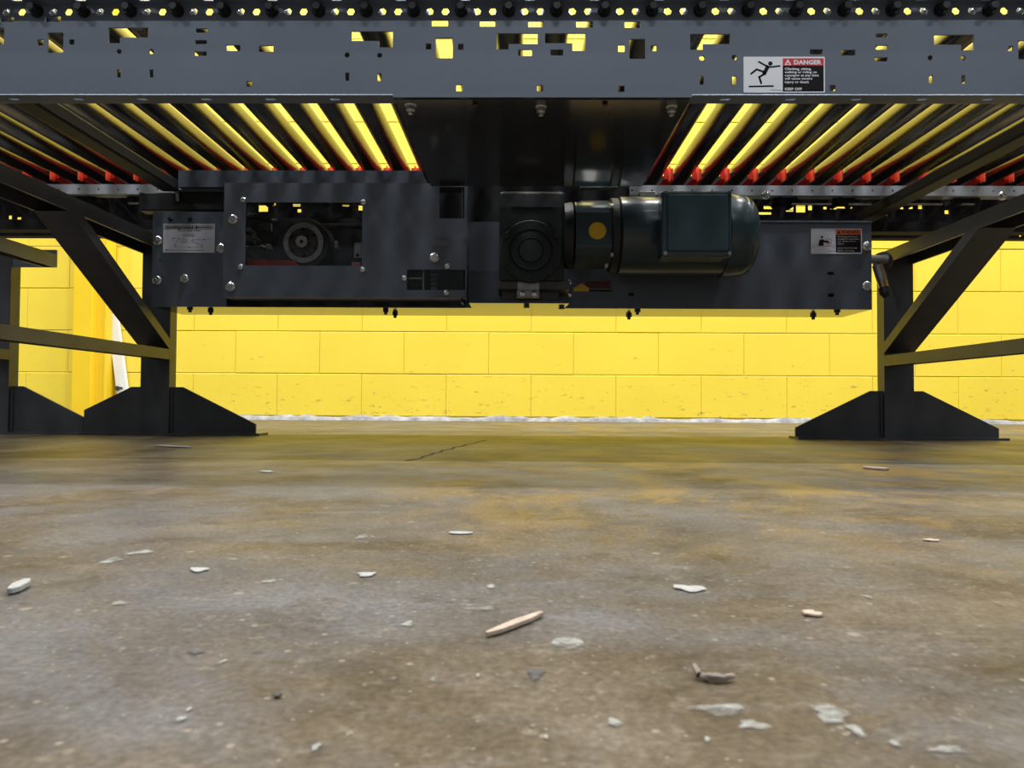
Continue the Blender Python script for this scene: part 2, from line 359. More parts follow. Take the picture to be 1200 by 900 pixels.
def HL(ox, x0, x1, y0, y1, l0, l1, y2):       # long slot with a lobe hanging at one end
    a = pr(ox, x0, x1, y0, y1); l = pr(ox, l0, l1, y1, y2)
    if abs(l0-x0) < abs(l1-x1): holes.append([(a[0], l[2]), (l[1], l[2]), (l[1], a[2]), (a[1], a[2]), (a[1], a[3]), (a[0], a[3])])
    else: holes.append([(a[0], a[2]), (l[0], a[2]), (l[0], l[2]), (a[1], l[2]), (a[1], a[3]), (a[0], a[3])])
for r in ((5, 53, 62, 80), (163, 217, 58, 80), (135, 156, 142, 163), (172, 226, 118, 188), (247, 265, 141, 160), (-40, 18, 100, 160),
          (414, 428, 247, 275), (528, 542, 247, 275), (690, 732, 103, 118), (688, 730, 144, 158), (686, 729, 184, 199), (797, 847, 161, 182), (912, 963, 163, 185), (868, 888, 288, 308)): H(0, *r)
HL(0, 385, 523, 100, 135, 385, 425, 155); HC(0, 422, 184); HC(0, 536, 184)
for r in ((318, 376, 74, 96), (487, 543, 76, 97), (657, 710, 77, 99), (825, 885, 77, 100), (995, 1050, 78, 101), (15, 29, 258, 287), (128, 142, 260, 288), (297, 317, 156, 177), (332, 392, 136, 208),
          (410, 430, 157, 178), (622, 670, 177, 200), (735, 780, 177, 198), (404, 427, 300, 324), (688, 709, 302, 324), (972, 995, 304, 326), (972, 996, 161, 186), (1012, 1068, 140, 210), (1087, 1107, 162, 183)): H(400, *r)
HL(400, 37, 182, 113, 147, 133, 182, 170); HL(400, 547, 690, 120, 158, 547, 588, 177); HL(400, 716, 858, 120, 155, 812, 858, 182); HC(400, 22, 196); HC(400, 136, 197)
for r in ((58, 73, 270, 300), (172, 187, 270, 300), (444, 490, 176, 194), (555, 605, 178, 198), (676, 718, 121, 135), (676, 718, 162, 178), (672, 718, 204, 219), (514, 535, 302, 322), (862, 877, 267, 297), (976, 991, 267, 297), (1139, 1158, 164, 183), (1175, 1231, 145, 212)): H(800, *r)
HL(800, 25, 165, 122, 158, 25, 70, 178); HL(800, 880, 1020, 125, 160, 975, 1020, 180)
for q in ((66, 207), (180, 205), (867, 206), (983, 207)): HC(800, *q)
P1 = 0.0254; XA = at(633.3, 14.3, DW).x; XROLL = XA + P1
nmin, nmax = int((XR0-XROLL)/0.0762)+1, int((XR1-XROLL)/0.0762)-1
rollx = [XROLL + k*0.0762 for k in range(nmin, nmax+1)]
for x in rollx:
    for s in (-1, -2): holes.append(ngon(x+s*P1, zh, 0.0068, 6, 0.0 if s == -1 else 0.26))
plate('near_rail_web', rect(XR0, XR1, ZBOT, ZTOP), holes, 0.003, lambda u, v, w: Vector((u, DW-w, v)), 'paint', conv)
sl = [at(16.7, 111, 1.135).x + k*0.1027 for k in range(-8, 26)]
fh = [rrect(x-0.0085, x+0.0085, 1.1305, 1.1400, 0.004) for x in sl if XR0+0.02 < x < XR1-0.02]
plate('lower_flange', rect(XR0, XR1, LIP, DW-0.003), fh, 0.0028, lambda u, v, w: Vector((u, v, ZBOT+w)), 'paint', conv)
plate('upper_flange', rect(XR0, XR1, LIP, DW-0.003), fh, 0.0028, lambda u, v, w: Vector((u, v, ZTOP-w)), 'paint', conv)
# far rail, turned the other way round
DR = 2.04
fholes = []
hr = lambda x0, x1, y0, y1: fholes.append(rect(at(x0, 245, DR).x, at(x1, 245, DR).x, at(600, y1-0.0058*((x0+x1)/2-600), DR).z, at(600, y0-0.0058*((x0+x1)/2-600), DR).z))
for r in ((895, 905, 242, 246), (888, 904, 249.5, 252.5), (925.5, 930, 242, 247), (933, 944, 241.5, 250), (947, 952, 241.5, 247.5), (965, 969, 243.5, 246.5), (973, 981, 242, 246.5), (981, 999, 243.5, 245.5), (1032, 1040, 251, 254), (1055, 1059, 241.5, 246.5), (1065, 1070, 241.5, 246.5), (1076, 1081, 241.5, 246.5), (1107, 1112, 248, 252.5), (921, 930, 247.5, 249), (1194, 1197, 265, 279),
          (296, 301, 236, 239), (303, 314, 238, 247), (318, 323, 237, 240), (343, 352, 238, 241), (348.5, 353, 244, 248), (401, 409, 239, 241), (420, 425, 240, 246), (10, 14, 250.5, 255), (20, 25, 252.5, 257.5)): hr(*r)
plate('far_rail_web', rect(XR0, XR1, ZBOT-0.012, ZTOP), fholes, 0.003, lambda u, v, w: Vector((u, DR+w, v)), 'matte', conv)
bm = B(); box(bm, XR0, XR1, DR+0.003, DR+0.032, ZBOT-0.012, ZBOT-0.009); mk('far_lower_flange', bm, 'matte', conv)
bm = B(); box(bm, XR0, XR1, DR+0.003, DR+0.032, ZTOP-0.003, ZTOP); mk('far_upper_flange', bm, 'paint', conv)
# rollers with hex axles
RR = 0.0241
bm = B(); lathe(bm, (0, DW+0.008, 0), (0, 1, 0), [(0, 0.009), (0, 0.020), (0.002, 0.0225), (0.0035, RR), (DR-DW-0.020, RR), (DR-DW-0.018, 0.0225), (DR-DW-0.016, 0.009)], 28)
bmesh.ops.recalc_face_normals(bm, faces=bm.faces)
RM = bpy.data.meshes.new('roller'); bm.to_mesh(RM); bm.free(); RM.materials.append(M['roller']); RM.polygons.foreach_set('use_smooth', [True]*len(RM.polygons)); RM.set_sharp_from_angle(angle=0.7)
bm = B(); cyl(bm, (0, DW-0.003, 0), (0, DW-0.0055, 0), 0.0105, 18); cyl(bm, (0, DW-0.022, 0), (0, DW+0.010, 0), 0.0062, 6); cyl(bm, (0, DW-0.0055, 0), (0, DW-0.0125, 0), 0.0088, 6)
bmesh.ops.recalc_face_normals(bm, faces=bm.faces)
AM = bpy.data.meshes.new('axle'); bm.to_mesh(AM); bm.free(); AM.materials.append(M['blackgloss'])
for x in rollx:
    r = link('roller', RM, conv, loc=(x, 0, zh))
    a = bpy.data.objects.new('axle', AM); COL.objects.link(a); a.parent = r
# red guard fins hanging in every gap at the far end of the rollers
zr1, zr0 = zh+0.009, zh-0.037
bm = B(); box(bm, -0.0125, 0.0125, 1.955, 1.959, zr0+0.016, zr1); box(bm, -0.0125, 0.0125, 1.959, DR, zr0+0.016, zr0+0.020)
bmesh.ops.recalc_face_normals(bm, faces=bm.faces); GM = bpy.data.meshes.new('red_guard_fin'); bm.to_mesh(GM); bm.free(); GM.materials.append(M['red'])
bm = B(); box(bm, -0.002, 0.002, 1.938, 1.955, zr0+0.007, zr1)
bmesh.ops.recalc_face_normals(bm, faces=bm.faces); GT = bpy.data.meshes.new('front_tab'); bm.to_mesh(GT); bm.free(); GT.materials.append(M['orange'])
for x in rollx:
    g = link('red_guard_fin', GM, conv, loc=(x+0.0381, 0, 0)); t = bpy.data.objects.new('front_tab', GT); COL.objects.link(t); t.parent = g
# galvanised carrier strip under the far roller ends
zc0, zc1 = at(960, 229.5, 1.84).z, at(960, 217.5, 1.84).z; zc0 += 0.001
ch = [ngon(at(905, 224, 1.84).x + k*0.0508, (zc0+zc1)/2, 0.0028, 10) for k in range(-48, 18)]
for cx0, cx1 in ((XR0+0.1, at(240, 224, 1.84).x), (at(738, 224, 1.84).x, XR1-0.1)):
    cs = plate('carrier_strip', rect(cx0, cx1, zc0, zc1), [h for h in ch if cx0+0.008 < h[0][0] < cx1-0.008], 0.003, lambda u, v, w: Vector((u, 1.84+w, v)), 'silver', conv)
    bm = B(); box(bm, cx0, cx1, 1.843, 1.875, zc0, zc0+0.003); mk('carrier_flange', bm, 'silver', cs)
bm = B(); bxp(bm, 503, 737, 214, 262, 1.845, 1.85); mk('dark_interior_plate', bm, 'matte', conv)  # black plate added for the shadowed dark behind the gearbox
for q in ((897, 229), (1174, 230), (775, 229)): bolt(conv, *q, 1.838)
# pressure-roller brackets and return belt below the strip
for k, x in enumerate([-1.30+0.1524*i for i in range(18)]):
    bm = B(); box(bm, x-0.034, x+0.034, 1.86, 1.90, zc0-0.012, zc0-0.001); cyl(bm, (x-0.02, 1.856, zc0-0.009), (x-0.02, 1.904, zc0-0.009), 0.009, 14); cyl(bm, (x+0.02, 1.856, zc0-0.009), (x+0.02, 1.904, zc0-0.009), 0.009, 14)
    mk('pressure_roller_bracket', bm, 'matte', conv)
for x0, x1, y in ((935, 976, 232), (928, 975, 239), (1003, 1032, 232), (995, 1022, 239), (1075, 1105, 232), (1060, 1105, 239), (1128, 1142, 239), (140, 172, 226), (150, 166, 238)):
    bm = B(); bxp(bm, x0, x1, y-0.9, y+0.9, 1.85, 1.857); mk('lit_bracket_edge', bm, 'steel', conv)  # pale bars stand in for the lit edges of the roller frames
bm = B(); box(bm, XR0+0.1, XR1-0.1, 1.93, 1.97, at(1000, 266, 1.88).z, at(1000, 254, 1.88).z); mk('return_belt_channel', bm, 'matte', conv)
# cross members below the rollers
for nm, xl, zt in (('l', -0.900, 0.640), ('r', 0.93, 0.622)):
    bm = B(); box(bm, xl, xl+0.045, DW+0.001, DR-0.001, zt-0.034, zt-0.031) if False else box(bm, xl, xl+0.042, DW+0.001, (1.79 if nm == 'l' else DR-0.001), zt-0.028, zt)
    c = mk('cross_member', bm, 'crossm', conv, bevel=0.004)
# glossy belly plate bolted under the near rail above the motor
f0, f1 = at(464, 120, DW), at(803, 122, DW); zf = ZBOT-0.001
b0, b1 = at(505, 217, 1.585), at(754, 218, 1.585); zb = zf
bm = B(); x0, x1 = (f0.x+b0.x)/2, (f1.x+b1.x)/2
prism(bm, [(x0, 1.128, zf), (x1, 1.128, zf), (x1, 1.585, zb), (x0, 1.585, zb)], (0, 0, -0.002))
pl = mk('belly_plate', bm, 'belly', conv, bevel=0.0006)
bm = B(); box(bm, x0, x1, 1.117, 1.120, ZBOT-0.0035, ZBOT+0.0015); mk('plate_edge', bm, 'paint', pl)
for q in ((481, 125), (634, 127), (787, 127)):
    pz = zf-0.005; c = at_z(q[0], q[1], pz); bm = B()
    cyl(bm, c+Vector((0, 0, 0.004)), c+Vector((0, 0, 0.002)), 0.0095, 18); cyl(bm, c+Vector((0, 0, 0.002)), c+Vector((0, 0, -0.006)), 0.0075, 6); cyl(bm, c+Vector((0, 0, -0.006)), c+Vector((0, 0, -0.012)), 0.004, 10)
    mk('bolt', bm, 'chrome', pl)
for q in ((557, 123), (709, 123)):
    c = at_z(q[0], q[1], zf-0.0045); bm = B(); box(bm, c.x-0.004, c.x+0.004, c.y-0.004, c.y+0.004, c.z-0.001, c.z+0.0015); mk('plug', bm, 'blackgloss', pl)

# ================================================================== DRIVE HOUSING
DP, DB, DC = 1.7502, 1.9071, 1.6838
zbot = at(600, 361, DP).z; xl, xr = at(178, 320, DP).x, at(1021.5, 320, DP).x
drv = thing('drive_housing', ((xl+xr)/2, 1.8105, zbot), 'slate sheet-steel drive housing hanging below the conveyor with a windowed belt guard', 'drive housing')
x265, x547 = at(266, 320, DP).x, at(545, 320, DP).x
plate('end_panel', [(xl, zbot), (x265, zbot), (x265, at(220, 248, DP).z), (xl, at(220, 248, DP).z)], [ngon(*(lambda c: (c.x, c.z))(at(188, 305.5, DP)), 0.0042, 10)], 0.0036, lambda u, v, w: Vector((u, DP+w, v)), 'panel', drv)
pill = lambda px, py, w, h: (lambda c: rrect(c.x-w/2, c.x+w/2, c.z-h/2, c.z+h/2, h*0.48))(at(px, py, DP))
ztr = at(800, 260.5, DP).z
plate('front_panel', rect(x547, xr, zbot, ztr), [pill(973.5, 320.5, 0.0169, 0.0078), pill(974, 346, 0.0157, 0.0091), pill(739.5, 345, 0.0145, 0.0084)], 0.0036, lambda u, v, w: Vector((u, DP+w, v)), 'panel', drv)
bm = B(); box(bm, at(878, 262, DP).x, xr, DP-0.0048, DP+0.0362, ztr, ztr+0.0036); mk('top_flange', bm, 'paint', drv)
bm = B(); box(bm, xl, xr, DP+0.0036, DB, zbot, zbot+0.0036); mk('bottom_tray', bm, 'belly', drv)
bm = B(); box(bm, xl, xr, DB, DB+0.0036, zbot, at(600, 256, DB).z); mk('back_panel', bm, 'black', drv)
bm = B(); box(bm, xr-0.0036, xr, DP+0.0036, DB, zbot+0.0036, ztr); mk('end_cap', bm, 'panel', drv)
bm = B(); box(bm, xl, xl+0.0036, DP+0.0036, DB, zbot+0.0036, at(220, 250, DP).z); mk('end_cap', bm, 'panel', drv)
bm = B(); box(bm, at(545, 300, DP).x-0.0048, at(545, 300, DP).x, DC+0.0048, 1.84, zbot+0.0048, at(545, 222, DP).z); mk('divider', bm, 'black', drv)
bm = B(); bxp(bm, 162, 266, 225, 247, 1.8105, 1.85); c = mk('support_channel', bm, 'black', drv, bevel=0.0036)
bm = B(); bxp(bm, 205, 266, 219.5, 222.5, 1.7984, 1.8346); mk('channel_edge', bm, 'silver', drv)
bm = B(); bxp(bm, 203, 209, 212, 224, 1.8045, 1.8226); bxp(bm, 206, 209.5, 224, 236, 1.8008, 1.8105); mk('clip', bm, 'steel', drv)
a, b, c, d = at(209, 199.5, 1.7743), at(494, 205.5, 1.7743), at(503, 217, 1.7743), at(209, 219, 1.7743)
bm = B(); prism(bm, [(a.x, 1.7743, a.z), (b.x, 1.7743, a.z), (c.x, 1.7743, d.z), (a.x, 1.7743, d.z)], (0, 0.0036, 0)); box(bm, a.x, b.x, 1.7779, 1.832, a.z-0.0036, a.z); box(bm, a.x, c.x, 1.7779, 1.832, d.z, d.z+0.0036)
mk('top_channel', bm, 'panel', drv)
# belt guard cover with window
cv = lambda px, py: (lambda q: (q.x, q.z))(at(px, py, DC))
pxr = lambda x0, x1, y0, y1, r=0.0012: (lambda a, b: rrect(a[0], b[0], b[1], a[1], r))(cv(x0, (y0+y1)/2) if False else cv(x0, y0), cv(x1, y1))
xc0, xc1 = cv(262, 280)[0], cv(547, 280)[0]; zc_t, zc_b = cv(400, 214.5)[1], cv(400, 348.5)[1]
cover = plate('belt_guard', rect(xc0, xc1, zc_b, zc_t), [pxr(288, 424, 237, 311.5), pxr(477, 545, 316, 340), pxr(515, 544, 219, 256)], 0.0036, lambda u, v, w: Vector((u, DC+w, v)), 'panel', drv)
cover['label'] = 'slate belt guard cover with rectangular window'
for nm, b6 in (('top_return', (xc0, xc1, DC+0.0036, DP, zc_t-0.0036, zc_t)), ('bottom_return', (xc0, xc1, DC+0.0036, DP-0.0012, zc_b, zc_b+0.0036)), ('side_return', (xc0, xc0+0.0036, DC+0.0036, DP-0.0012, zc_b+0.0036, zc_t-0.0036)), ('side_return', (xc1-0.0036, xc1, DC+0.0036, DP-0.0012, zc_b+0.0036, zc_t-0.0036))):
    bm = B(); box(bm, *b6); mk(nm, bm, 'panel', cover)
for nm, r in (('window_pane', (284, 428, 233, 315.5)), ('inspection_pane', (472, 546, 312, 344))):
    a, b = cv(r[0], r[2]), cv(r[1], r[3]); bm = B(); box(bm, a[0], min(b[0], xc1-0.0048), DC+0.0041, DC+0.0065, b[1], a[1]); mk(nm, bm, 'glass', cover)
for q in ((285, 234), (426, 237), (282, 313), (425, 316), (474, 326), (524, 312), (523, 343)): bolt(cover, *q, DC, SCREW, 'screw')
for q in ((273, 257), (270, 336), (509, 302)): bolt(cover, *q, DC)
bm = B(); bxp(bm, 506, 526, 282, 288, DC-0.0007, DC+0.0012); mk('faded_sticker', bm, mat('faded_grey_sticker', (0.12, 0.125, 0.15), 0.3), cover)
for q in ((185, 282), (184, 328.5), (216, 326.5), (259, 291)): bolt(drv, *q, DP)
for q in ((1016, 288.5), (1016, 335)): bolt(drv, *q, DP)
for q in ((667, 331), (667, 345.5)): bolt(drv, *q, DP, SCREW, 'screw')
for q in ((200, 257), (223, 257)): bolt(drv, *q, DP, DBOLT)
# studs hanging from the tray
for q in ((218, 362), (247, 366.5), (452, 366), (463, 370), (737, 372), (747, 366), (953, 372), (981, 366.5)):
    c = at_z(q[0], q[1]-3, zbot); c.y = min(max(c.y, DP+0.0145), DB-0.0121); bm = B(); cyl(bm, c, c+Vector((0, 0, -0.006)), 0.0075, 6); cyl(bm, c+Vector((0, 0, -0.006)), c+Vector((0, 0, -0.0121)), 0.0042, 10); mk('stud', bm, 'blackgloss', drv)
# things behind the window: drive pulley, belt, take-up hardware
pc = at(357.5, 286, 1.7743)
bm = B(); lathe(bm, (pc.x, 1.7646, pc.z), (0, 1, 0), [(0, 0.0555), (0, 0.061), (0.0048, 0.0628), (0.0604, 0.0628), (0.0652, 0.061), (0.0652, 0.0555)], 48); pul = mk('drive_pulley', bm, 'rubber', drv, smooth=True)
bm = B(); lathe(bm, (pc.x, 1.7598, pc.z), (0, 1, 0), [(0, 0.0447), (0, 0.0495), (0.0048, 0.0513), (0.0072, 0.0513)], 48); mk('rim', bm, 'steel', pul, smooth=True)
bm = B(); lathe(bm, (pc.x, 1.7592, pc.z), (0, 1, 0), [(0, 0.0362), (0.0036, 0.0422)], 48); mk('web_disc', bm, mat('brown_black_disc', (0.06, 0.05, 0.045), 0.45, metal=0.5, var=0.3, scale=60), pul)
bm = B(); cyl(bm, (pc.x, 1.7592, pc.z), (pc.x, 1.7453, pc.z), 0.0151, 8); mk('hub', bm, 'steel', pul)
bm = B(); cyl(bm, (pc.x, 1.7453, pc.z), (pc.x, 1.7447, pc.z), 0.0042, 12); mk('hub_bore', bm, 'ink', pul)
for k in range(6):
    t = math.radians(35+60*k); bm = B(); cc = Vector((pc.x+0.032*math.cos(t), 1.7592, pc.z+0.032*math.sin(t))); cyl(bm, cc, cc+Vector((0, -0.001, 0)), 0.0039, 10); mk('web_hole', bm, 'ink', pul)
bm = B(); prism(bm, [at(q[0], q[1], 1.735) for q in ((280, 306.5), (300, 304.6), (336, 304.6), (345, 306), (351, 312.5), (340, 318), (280, 318))], (0, 0.012, 0)); mk('drive_belt', bm, 'redbelt', drv)
bm = B(); bxp(bm, 415, 423.5, 284.5, 302, 1.7441, 1.7502); mk('angle_bracket', bm, 'steel', drv)
bm = B(); c = at(419, 299, 1.7435); cyl(bm, c, c+Vector((0, -0.001, 0)), 0.0042, 10); mk('bracket_hole', bm, 'ink', drv)
bm = B(); bxp(bm, 412, 422, 307, 314, 1.726, 1.7284); mk('tag', bm, mat('pale_red_tag', (0.5, 0.2, 0.2), 0.5), drv)
for x0, x1, y0, y1, mm in ((318, 324, 256, 259, 'steel'), (317, 319, 262, 271, 'steel'), (303, 316, 263, 270, 'black'), (287, 316, 288, 290.5, 'steel'), (312, 316, 286, 292, 'steel'), (305, 309, 287, 291, 'chrome'), (392, 395, 282, 291, 'steel'), (288, 300, 250, 254, 'black'), (376, 424, 262, 266, 'black')):
    bm = B(); bxp(bm, x0, x1, y0, y1, 1.7864, 1.8105); mk('take_up_part', bm, mm, drv, bevel=0.001)
for q, rr in (((292, 280), 0.0084), ((293, 270), 0.006), ((292, 300), 0.0072), ((299, 278), 0.0048)):
    c = at(*q, 1.7803); bm = B(); cyl(bm, c, c+Vector((0, -0.0121, 0)), rr, 6); cyl(bm, c+Vector((0, 0.0362, 0)), c, rr*0.6, 10); mk('take_up_nut', bm, 'steel', drv)
# inspection slot contents
for x0, x1, y0, y1, mm in ((478, 495, 318, 324, 'black'), (478, 494, 325, 327, 'steel'), (478, 494, 331, 335, 'black'), (495, 497, 316, 340, 'steel'), (505, 512, 316, 340, 'panel')):
    bm = B(); bxp(bm, x0, x1, y0, y1, 1.7139, 1.726); mk('slot_part', bm, mm, drv)
for i in range(4):
    for j in range(2):
        c = at(506.6+j*3.6, 319.5+i*5.2, 1.7133); bm = B(); cyl(bm, c, c+Vector((0, -0.0007, 0)), 0.0027, 8); mk('punched_hole', bm, 'ink', drv)
# tray under gearbox
xg0, xg1 = at(550, 356, 1.6657).x, at(667, 356, 1.6657).x
bm = B(); prism(bm, [(xg0, 1.6596, zbot-0.0006), (xg1, 1.6596, zbot-0.0006), (xg1-0.0072, DP-0.0006, zbot-0.0006), (xg0, DP-0.0006, zbot-0.0006)], (0, 0, 0.0036)); box(bm, xg0, xg1, 1.6596, 1.6632, zbot+0.003, zbot+0.0072)
mk('gearbox_tray', bm, 'belly', drv)
for q in ((617, 358.5), (658, 360)):
    c = at_z(*q, zbot-0.0012); bm = B(); cyl(bm, c, c+Vector((0, 0, -0.0048)), 0.0072, 6); mk('stud', bm, 'blackgloss', drv)

# ================================================================== GEAR MOTOR
zm = at(790, 277, 1.6536).z; DA = 1.6536
gm = thing('gear_motor', (at(700, 300, DA).x, DA, zbot+0.0072), 'dark green electric motor with gearbox and square terminal box mounted on the drive housing', 'motor')
bm = B(); bxp(bm, 585, 661, 224, 329, 1.6234, 1.7441); gb = mk('gearbox', bm, 'gear', gm, bevel=0.006)
c = at(622, 295, 1.6234)
bm = B(); lathe(bm, (c.x, 1.6295, c.z), (0, -1, 0), [(0, 0.0706), (0.0109, 0.0706), (0.0133, 0.0682), (0.0133, 0.0495), (0.0097, 0.0483), (0.0097, 0.0447), (0.0169, 0.0435), (0.0169, 0.029), (0.0133, 0.0284), (0.0133, 0.026), (0.0187, 0.0253)], 48); mk('output_cover', bm, 'gear', gb, smooth=True)
for q in ((593, 309), (652, 277), (652, 310), (593, 277)):
    cc = at(*q, 1.615); bm = B(); cyl(bm, cc, cc+Vector((0, -0.0072, 0)), 0.0072, 6); mk('cover_bolt', bm, 'gear', gb)
bm = B(); bxp(bm, 599, 648, 242.5, 244.5, 1.6216, 1.6246); mk('casting_groove', bm, 'ink', gb)
bm = B(); bxp(bm, 583, 668, 328, 339, 1.6355, 1.7441); bxp(bm, 588, 655, 339, 352, 1.6717, 1.7441); mk('mounting_foot', bm, mat('dark_bronze_bracket', (0.07, 0.065, 0.06), 0.4, var=0.2, scale=30), gm, bevel=0.0024)
bm = B(); bxp(bm, 606.5, 632, 330, 340, 1.6319, 1.6367); bxp(bm, 605.5, 632, 340, 348.5, 1.6295, 1.6705); mp_ = mk('shim_plate', bm, 'steel', gm, bevel=0.001)
for q in ((612, 344.5), (626, 344.5)): bolt(mp_, *q, 1.6295, SCREW, 'screw')
# adapter between gearbox and motor
bm = B(); xa0, xa1 = at(661, 277, 1.5812).x, at(722, 277, 1.5812).x
prof = [(1.5836, -0.0386), (1.5836, 0.0362), (1.5957, 0.0555), (1.6234, 0.07), (1.6898, 0.07), (1.72, 0.0483), (1.72, -0.0483), (1.6898, -0.07), (1.6234, -0.07), (1.5957, -0.0555)]
prism(bm, [(at(672, 277, DA).x, y, zm+z) for y, z in prof], (at(716, 277, DA).x-at(672, 277, DA).x, 0, 0)); ad = mk('coupling_adapter', bm, 'motor', gm, bevel=0.0024)
bm = B(); lathe(bm, (at(660, 277, DA).x, DA, zm), (1, 0, 0), [(0, 0.0724), (0.0121, 0.0748), (0.0193, 0.0748), (0.0217, 0.0604)], 40); mk('gear_flange', bm, 'gear', ad, smooth=True)
bm = B(); lathe(bm, (at(713, 277, DA).x, DA, zm), (1, 0, 0), [(0, 0.0797), (0.0024, 0.0845), (0.0169, 0.0845), (0.0193, 0.0797)], 48); mk('motor_flange', bm, 'gear', ad, smooth=True)
for q in ((718.5, 242), (718.5, 298), (712, 311)):
    cc = at(*q, 1.587); bm = B(); cyl(bm, cc, cc+Vector((-0.006, 0, 0)), 0.006, 6); mk('flange_bolt', bm, 'steel', ad)
for y in (218.5, 236.0):
    bm = B(); bxp(bm, 680, 724, y-1, y+1, 1.6898, 1.7139); mk('tie_rod', bm, 'steel', ad)
cc = at(700, 270.5, 1.5836); bm = B(); lathe(bm, cc, (0, -1, 0), [(-0.0024, 0.0193), (0.0024, 0.0193), (0.0042, 0.0175), (0.0042, 0.0163), (0.0036, 0.0157)], 32); mk('yellow_cap', bm, 'yellowcap', ad, smooth=True, label='round yellow plastic cap')
# motor barrel, fan cover
x0, x1 = at(722, 277, DA).x, at(846, 277, DA).x; RMo = 0.0875
bm = B(); lathe(bm, (x0, DA, zm), (1, 0, 0), [(0, 0.0797), (0.0036, 0.0845), (0.0048, RMo), (x1-x0, RMo)], 56); brl = mk('motor_barrel', bm, 'motor', gm, smooth=True)
xe = at(852, 277, DA).x; LE = at(881, 277, DA).x-xe
bm = B(); lathe(bm, (xe-0.0145, DA, zm), (1, 0, 0), [(0, 0.0869), (0, 0.0923), (0.0121, 0.0935), (0.0145+LE*0.45, 0.0923), (0.0145+LE*0.75, 0.0857), (0.0145+LE*0.92, 0.0736), (0.0145+LE, 0.0543), (0.0145+LE, 0.0121)], 56); fc = mk('fan_cover', bm, 'motor', gm, smooth=True)
cc = at(867, 252, 1.5751); bm = B(); lathe(bm, cc+Vector((0, 0.0048, 0)), (0, -1, 0), [(0, 0.0084), (0.0036, 0.0084), (0.0036, 0.0048)], 20); mk('cover_screw', bm, 'blackgloss', fc)
bm = B(); bxp(bm, 750, 768, 224, 231, 1.6415, 1.6657); mk('lifting_lug', bm, 'chrome', gm, bevel=0.0012)
# terminal box
bm = B(); bxp(bm, 778, 856, 226, 299, 1.5232, 1.6113); tb = mk('terminal_box', bm, 'motor', gm, bevel=0.0048)
bm = B(); bxp(bm, 775.5, 858, 223, 300.5, 1.5039, 1.5232); mk('lid', bm, 'motor', tb, bevel=0.0048)
bm = B(); bxp(bm, 782, 855, 226.5, 294, 1.5009, 1.5051); mk('lid_panel', bm, 'motor', tb, bevel=0.0036)
for q in ((779.5, 297), (854.5, 297), (779.5, 226.5), (854.5, 226.5)):
    cc = at(*q, 1.5039); bm = B(); cyl(bm, cc, cc+Vector((0, -0.0036, 0)), 0.0039, 12); mk('lid_screw', bm, 'steel' if q[1] > 260 else 'motor', tb)

